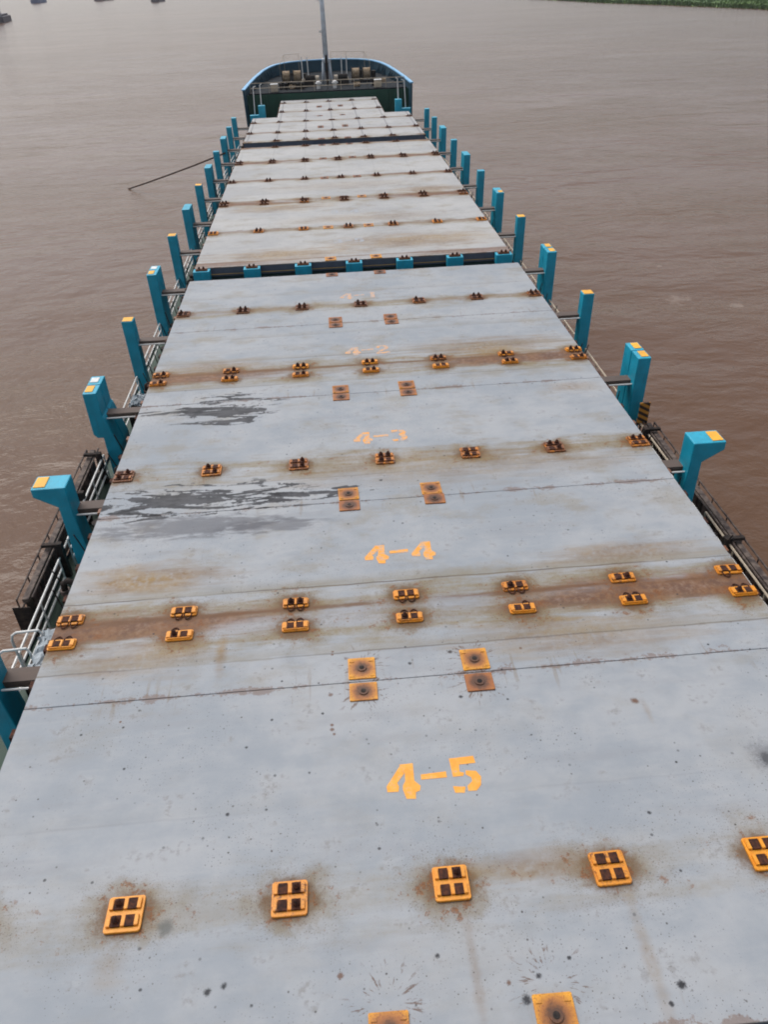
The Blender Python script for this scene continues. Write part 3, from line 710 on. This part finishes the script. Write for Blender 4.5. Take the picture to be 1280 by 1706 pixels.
# ------------------------------------------------------------------ guard rails
def rail(name, label, runs, m, r=.036, posts=1.5, levels=(.33, .66, 1.0), z=DECK):
    t = empty(name, (runs[0][0][0], runs[0][0][1], z)); tag(t, label, 'guard rail'); ox, oy = runs[0][0]
    a = MB()
    for run in runs:
        for h in levels: a.tube([(x - ox, y - oy, h) for x, y in run], r)
        for (x0, y0), (x1, y1) in zip(run, run[1:]):
            L = math.hypot(x1 - x0, y1 - y0); n = max(1, int(L / posts))
            for i in range(n + 1):
                f_ = i / n; b_ = MB().box(x0 + (x1 - x0) * f_ - ox - .02, x0 + (x1 - x0) * f_ - ox + .02, y0 + (y1 - y0) * f_ - oy - .02, y0 + (y1 - y0) * f_ - oy + .02, 0, levels[-1] - .01); b_.build('stanchion', m, t)
    a.build('rails', m, t)
cuts = [2.0, 12.0, 12.9, 18.6, 19.6, 24.7, 26.4, 31.3, 32.2, 37.5, 39.1, 44.1, 44.9, 50.1, 51.7, 56.5, 57.4, 62.4, 64.0, 68.7, 69.6, 74.8, 76.4, 80.9, 81.8, 86.6]
def hw_at(y): return 9.86 - max(0, (y - 70)) * .024
for sg, m in ((-1, M['white']), (1, M['cream'])):
    runs = [[(sg * hw_at(a), a), (sg * hw_at(b_), b_)] for a, b_ in zip(cuts[::2], cuts[1::2])]
    rail('side_rail', f'long {"white" if sg < 0 else "tan"} pipe rail between the posts along the {S_[sg]} deck edge', runs, m)
rail('forecastle_rail', 'pale pipe rail along the near edge of the raised bow deck', [[(-8.7, 98.75), (-4.5, 98.75), (0, 98.75), (4.5, 98.75), (8.7, 98.75)]], M['cream'], .036, 1.5, (.5, 1.0), FO)
for sg, pts, lab in ((1, [(.9, 119.1), (2.9, 118.6), (5.3, 117.2), (5.9, 116.2)], 'thin pale pulpit rail over the starboard bow rim'), (-1, [(-3.4, 118.5), (-5.3, 117.2), (-5.9, 116.2)], 'thin pale pulpit rail over the port bow rim')):
    t = empty('pulpit_rail', (pts[0][0], pts[0][1], FO)); tag(t, lab, 'guard rail')
    q = MB(); base = pts[0]
    top = [(x - base[0], y - base[1], 2.25 if i < len(pts) - 1 else 1.2) for i, (x, y) in enumerate(pts)]
    q.tube(top, .025); q.build('rails', M['cream'], t)
    for x, y, z in top: MB().tube([(x, y, 0), (x, y, z)], .02).build('stanchion', M['cream'], t)

# ------------------------------------------------------------------ boarding ladders stowed on the side
def ladder(sg, y0, y1, xo, ztop, label):
    """stowed on its edge outboard of the rail: treads stand upright between two long beams."""
    t = empty('boarding_ladder', (sg * xo, y0, ztop - .95)); tag(t, label, 'boarding ladder'); L = y1 - y0
    def P_(x, y, z): return (sg * x, y, z)
    def bx(q, x0, x1, *a): xa, xb = sorted((sg * x0, sg * x1)); q.box(xa, xb, *a); return q
    for z in (.0, .80): bx(MB(), -.30, -.12, 0, L, z, z + .13).build('side_beam', M['ladder'], t, .015)
    n = int(L / .34)
    for i in range(n):
        y = .1 + i * (L - .25) / n
        bx(MB(), -.24, -.14, y, y + .24, .131, .799).build('tread', M['plank'] if i % 3 else M['iron'], t)
    for x, z in ((.02, .93), (.02, .50), (-.42, .97), (-.5, .62)):
        MB().tube([P_(x, 0, z), P_(x, L, z)], .032).build('handrail', M['ladder'] if x > -.45 else M['white'], t)
    q = MB(); k = int(L / 1.0)
    for i in range(k + 1):
        q.tube([P_(-.2, L * i / k, .06), P_(.02, L * i / k, .06), P_(.02, L * i / k, .93)], .024)
    q.tube([P_(-.0, 0, .06), P_(-.0, L, .06)], .03); q.build('rail_frame', M['ladder'], t)
    q = MB(); bx(q, -.45, .05, -.30, -.002, .0, .06); bx(q, -.45, .05, -.34, -.301, .0, .92); q.build('end_platform', M['iron'], t, .02)
    for y in (L * .28, L * .62, L * .93):
        q = bx(MB(), -.66, -.46, y - .09, y + .09, -.95, 1.12); bx(q, -.459, -.05, y - .07, y + .07, 1.0, 1.11); q.build('hoist_bracket', M['iron'], t, .02)
    return t
ladder(-1, 16.8, 25.0, 10.5, -2.3, 'dark weathered boarding ladder stowed outboard of the port rail')
ladder(1, 14.2, 24.3, 10.35, -2.35, 'dark rusty boarding ladder stowed outboard of the starboard rail')
t = empty('hazard_board', (9.9, 24.35, DECK)); tag(t, 'orange and black striped board at the foot of the twin starboard posts', 'hazard board')
MB().box(-.17, .20, -.03, .03, .95, 1.85).build('board', M['hazard'], t); MB().box(-.03, .03, .031, .08, 0, 1.8).build('post', M['iron'], t)
t = empty('grab_rail', (-9.45, 13.75, DECK)); tag(t, 'bent white grab rail hoops at the port edge by the nearest rust band', 'grab rail')
for k, (dx, dy) in enumerate(((.0, .25), (-.12, -.35))):
    q = MB(); q.tube([(dx, dy, 0), (dx, dy, 2.15), (dx + .04, dy + .02, 2.29), (dx + .14, dy + .05, 2.35), (dx + .65, dy + .1, 2.33), (dx + .70, dy + .1, 2.2), (dx + .70, dy + .1, .3)], .032, 8); q.build('hoop', M['white'], t)
# white hose bundles / tarps lying on the side walkway near the rust bands
def tarp(x, y, label, L=1.0):
    q = bmesh.new(); g = []
    for i in range(15):
        g.append([q.verts.new((-.26 + .52 * j / 9 + random.uniform(-.05, .05), -L / 2 + L * i / 14 + random.uniform(-.05, .05), .02 + random.uniform(0, .13) + .14 * math.sin(3.14 * j / 9) * math.sin(3.14 * i / 14))) for j in range(10)])
    for a, b_ in zip(g, g[1:]):
        for j in range(9): q.faces.new((a[j], a[j + 1], b_[j + 1], b_[j]))
    me_ = bpy.data.meshes.new('crumpled_tarp'); q.to_mesh(me_); q.free(); me_.materials.append(M['tarp'])
    o_ = bpy.data.objects.new('crumpled_tarp', me_); COL.objects.link(o_); o_.location = (x, y, -1.38)
    mo = o_.modifiers.new('thick', 'SOLIDIFY'); mo.thickness = .02
    tag(o_, label, 'tarp', 'crumpled pale tarps on the side walkways')
    c_ = MB().box(x - .32, x + .32, y - L * .6, y + L * .6, DECK + .01, -1.37).build('deck_bin', M['iron'], None, .03); tag(c_, 'dark bin under the ' + label.replace('crumpled ', ''), 'bin')
tarp(-8.55, 13.6, 'crumpled tarp by the port end of the nearest rust band', 1.5)
tarp(-8.75, 26.7, 'crumpled tarp at the foot of the twin port posts beside cover 4-2', .9)
tarp(8.45, 26.6, 'crumpled tarp at the foot of the twin starboard posts beside cover 4-2', 1.0)
tarp(8.35, 13.3, 'crumpled tarp by the starboard end of the nearest rust band', 1.8)

def hose(x, y, label, n=3):
    q = MB(); pts = []
    for i in range(n * 16 + 1):
        a = i * .3927; r_ = .26 + .03 * math.sin(i * 1.3); pts.append((r_ * math.cos(a), r_ * 1.5 * math.sin(a), .05 + i * .006))
    pts.append((pts[-1][0] + .2, pts[-1][1] + .9, .05)); q.tube(pts, .035, 6)
    o_ = q.build('deck_hose', M['iron'] if n == 3 else M['tarp'], None, 0, True); o_.location = (x, y, -1.366 if False else DECK + .012); tag(o_, label, 'hose')
hose(-8.95, 21.6, 'dark coiled hose on the port walkway beside cover 4-3')
hose(-9.0, 29.3, 'pale coiled hose on the port walkway beside cover 4-1', 4)
for sg in (-1, 1):
    for k, (y, hgt) in enumerate(((16.2, 2.1), (22.6, 1.7), (28.6, 1.9), (34.6, 1.7), (41.5, 1.8), (47.8, 1.7), (54, 1.8))):
        t = empty('gooseneck_vent', (sg * 8.55, y, DECK)); tag(t, f'dark gooseneck vent on the {S_[sg]} walkway beside {["cover 4-4", "cover 4-3", "cover 4-2", "cover 4-1", "the first cover past the bracket gap", "the second cover past the bracket gap", "the third cover past the bracket gap"][k]}', 'vent')
        MB().tube([(0, 0, 0), (0, 0, hgt - .25), (sg * .04, 0, hgt - .08), (sg * .16, 0, hgt), (sg * .28, 0, hgt - .08), (sg * .30, 0, hgt - .3)], .085, 10).build('vent_pipe', M['iron'], t, 0, True)
        MB().cyl((sg * .30, 0, hgt - .36), 'z', .13, .14, 12).build('vent_mouth', M['strut'], t)

# ------------------------------------------------------------------ bow gear
t = empty('mast', (.08, 105, FO)); tag(t, 'tall grey signal mast standing on the bow deck', 'mast')
MB().tube([(0, 0, 2.2), (-.1, 0, 12.5)], .31, 16, .22).build('mast_tube', M['mast'], t, 0, True)
for sx in (-1, 1):
    MB().tube([(sx * .52, -.1, 0), (sx * .33, -.1, 2.6)], .20, 10, .13).build('leg', M['mast'], t, 0, True)
q = MB().box(-.12, .16, -.6, -.46, 0, 3.0); q.build('mast_ladder', M['iron'], t)
q = MB().box(-.5, .5, -.45, .4, 2.35, 2.6); q.build('collar', M['mast'], t)
for z in (5.2, 8.3): MB().box(-.6, -.33, -.12, .12, z, z + .25).build('mast_lamp', M['white'], t)
def drum_pair(xc, label, m2):
    t = empty('mooring_winch', (xc, 106, FO)); tag(t, label, 'winch', 'mooring winches on the bow deck')
    for s_ in (-.66, .66):
        MB().cyl((s_, 0, .85), 'x', .58, .86, 24).build('rope_coil', M['rope'], t)
        for dx in (-.47, .47): MB().cyl((s_ + dx, 0, .85), 'x', .74, .06, 24).build('drum_flange', M['winch'], t)
    MB().box(-1.3, 1.3, -.5, .5, 0, .12).box(-.09, .09, -.35, .35, .12, 1.2).build('winch_frame', M['winch'], t)
    MB().box(1.26, 1.75, -.4, .4, .121, 1.1).build('gearbox', M['winch'], t, .05)
    return t
drum_pair(-4.14, 'port mooring winch with two drums of pale rope on the bow deck', None)
drum_pair(4.2, 'starboard mooring winch with two drums of pale rope on the bow deck', None)
def windlass(x, label):
    t = empty('windlass', (x, 103.5, FO)); tag(t, label, 'windlass', 'anchor windlasses on the bow deck')
    MB().box(-.7, .7, -.5, .5, 0, .5).build('bed', M['winch'], t, .05)
    MB().cyl((0, 0, .75), 'x', .38, 1.1, 18).build('gypsy', M['winch'], t); MB().cyl((.8 if x < 0 else -.8, 0, .75), 'x', .30, .4, 16).build('warping_head', M['cream'], t)
windlass(-1.9, 'dark anchor windlass on the port side of the mast foot'); windlass(1.9, 'dark anchor windlass on the starboard side of the mast foot')
for x, y, z, lab in ((-2.75, 104, 3.7, 'white vent pole left of the mast, the outer of two'), (-2.1, 104.2, 3.7, 'white vent pole left of the mast, the inner of two'), (1.82, 104, 3.65, 'white vent pole right of the mast, the inner of two'), (2.42, 104.2, 3.65, 'white vent pole right of the mast, the outer of two')):
    t = empty('vent_pole', (x, y, FO)); tag(t, lab, 'vent pole', 'white vent poles on the bow deck')
    MB().tube([(0, 0, 0), (-.06 if x < 0 else .03, 0, z - FO)], .055, 8).build('tube', M['white'], t); MB().cyl((0, 0, .35), 'z', .2, .7, 12).build('foot', M['cream'], t)
for x, lab in ((-1.02, 'white mushroom vent by the bow rail, port of the mast'), (.86, 'white mushroom vent by the bow rail, starboard of the mast')):
    t = empty('mushroom_vent', (x, 100.4, FO)); tag(t, lab, 'vent', 'white mushroom vents on the bow deck')
    MB().cyl((0, 0, .25), 'z', .2, .5, 14).build('stem', M['white'], t)
    q = MB(); q.cyl((0, 0, .56), 'z', .36, .12, 18); q.cyl((0, 0, .70), 'z', .34, .16, 18, .16); q.build('cap', M['white'], t, 0, True)
for x, lab in ((-6.0, 'pale deck locker against the port end of the bow rail'), (5.8, 'pale deck locker against the starboard end of the bow rail')):
    t = empty('deck_locker', (x, 99.6, FO)); tag(t, lab, 'locker', 'pale lockers behind the bow rail')
    MB().box(-.45, .35, -.3, .3, 0, .72).build('box', M['cream'], t, .03); MB().box(-.48, .38, -.33, .33, .722, .79).build('lid', M['white'], t, .02)
for i in range(10):
    x = random.choice((-1, 1)) * random.uniform(2.6, 7.2); y = random.uniform(100.6, 102.8)
    t = empty('bollard', (x, y, FO)); tag(t, 'small dark double bollard among the bow deck gear', 'bollard', 'dark bollards on the bow deck')
    q = MB()
    for s_ in (-.3, .3): q.cyl((s_, 0, .31), 'z', .16, .5, 12); q.cyl((s_, 0, .6), 'z', .2, .08, 12)
    q.box(-.55, .55, -.22, .22, 0, .06); q.build('bollard_body', M['winch'], t)
for x, y, lab in ((-4.0, 101.2, 'coil of tan rope behind the port half of the bow rail'), (3.4, 101.0, 'coil of tan rope behind the starboard half of the bow rail'), (6.6, 103.5, 'coil of tan rope beside the starboard bulwark')):
    q = MB(); n_ = 70
    q.tube([((.34 + .05 * math.sin(i * .9)) * math.cos(i * .5), (.34 + .05 * math.sin(i * .9)) * math.sin(i * .5), .06 + i * .005) for i in range(n_)], .05, 6)
    o_ = q.build('rope_coil', M['rope'], None, 0, True); o_.location = (x, y, FO); tag(o_, lab, 'rope coil')
q = MB().tube([(0, 0, 0), (.18, .0, 2.35)], .02, 5); q.tube([(.045, 0, .55), (.085, 0, 1.05)], .05, 6); rod = q.build('lashing_rod', M['iron'])
bays = [(13.6, 18.5), (20, 24.6), (27.2, 31.2), (32.5, 37.4), (39.4, 44), (45.2, 50), (52, 56.4), (58, 62.3)]
first = True
for sg in (-1, 1):
    for y0, y1 in bays:
        for k in range(4):
            o_ = rod if first else rod.copy()
            if not first: COL.objects.link(o_)
            first = False
            o_.location = (sg * random.uniform(8.35, 8.6), y0 + (y1 - y0) * (k + random.uniform(.2, .8)) / 4, DECK + .01); o_.rotation_euler = (random.uniform(-.25, .25), random.uniform(-.05, .05), math.pi if sg > 0 else 0)
            o_.rotation_euler.y += -.28
            tag(o_, 'thin dark lashing rod leaning over the side walkway beside the hatch coaming', 'lashing rod', 'lashing rods leaning along the side walkways')
rp = MB().tube([(-9.72, 74.6, -1.1), (-10.4, 75.35, -1.42), (-13.2, 78.6, -2.72), (-16.3, 82.2, -4.1), (-19.5, 85.8, -5.48), (-22.1, 88.7, -6.55)], .07, 8)
tag(rp.build('mooring_rope', M['darkrope'], None, 0, True), 'dark rope slanting from a port post down into the brown water', 'rope')

# ------------------------------------------------------------------ far vessels
def barge(x, y, s_, rz, label, house=True, blue=False):
    t = empty('river_barge', (x, y, WATER)); t.rotation_euler = (0, 0, rz); tag(t, label, 'barge', 'far vessels on the river')
    L, B, D = 34 * s_, 4.2 * s_, 2.6 * s_
    MB().prism([(-L / 2, -B), (L * .38, -B), (L / 2, -B * .35), (L / 2, B * .35), (L * .38, B), (-L / 2, B)], 'z', -.8, D).build('hull', M['lens'] if blue else M['barge'], t, .2)
    MB().box(-L * .30, L * .34, -B * .72, B * .72, D + .004, D + .9 * s_).build('hold_cover', M['barge'], t, .1)
    MB().box(-L * .48, -L * .33, -B * .7, B * .7, D + .004, D + 4.2 * s_).build('cabin', M['barge_house'], t, .1)
    MB().box(-L * .485, -L * .325, -B * .75, B * .75, D + 4.204 * s_, D + 4.5 * s_).build('cabin_roof', M['barge'], t)
    MB().cyl((-L * .40, 0, D + 6.5 * s_), 'z', .18 * s_, 4 * s_, 8).build('mast_pole', M['barge'], t)
barge(-192, 575, 1.15, R(100), 'dark grey vessel low on the water at the extreme upper corner')
barge(-322, 1120, 1.3, R(95), 'small far vessel with a bluish hull near the upper edge', blue=True)
barge(-243, 1110, 1.2, R(80), 'small grey far vessel, middle one along the upper edge')
barge(-152, 930, .9, R(85), 'small grey far vessel nearest the mast along the upper edge')

# ------------------------------------------------------------------ haze over the river
def haze_box():
    hm = bpy.data.materials.new("river_haze"); hm.use_nodes = True; t = hm.node_tree
    for n in list(t.nodes):
        if n.type != 'OUTPUT_MATERIAL': t.nodes.remove(n)
    v = t.nodes.new("ShaderNodeVolumePrincipled"); v.inputs['Color'].default_value = (.88, .87, .90, 1); v.inputs['Density'].default_value = HAZE; v.inputs['Anisotropy'].default_value = .2
    t.links.new(v.outputs[0], t.nodes['Material Output'].inputs['Volume'])
    o_ = MB().box(-13000, 13000, -3200, 21000, WATER - 3, 30).build('haze', hm); o_['kind'] = 'stuff'; o_['label'] = 'thin pale haze over the far river'; o_['category'] = 'haze'
HAZE = .00011
haze_box()
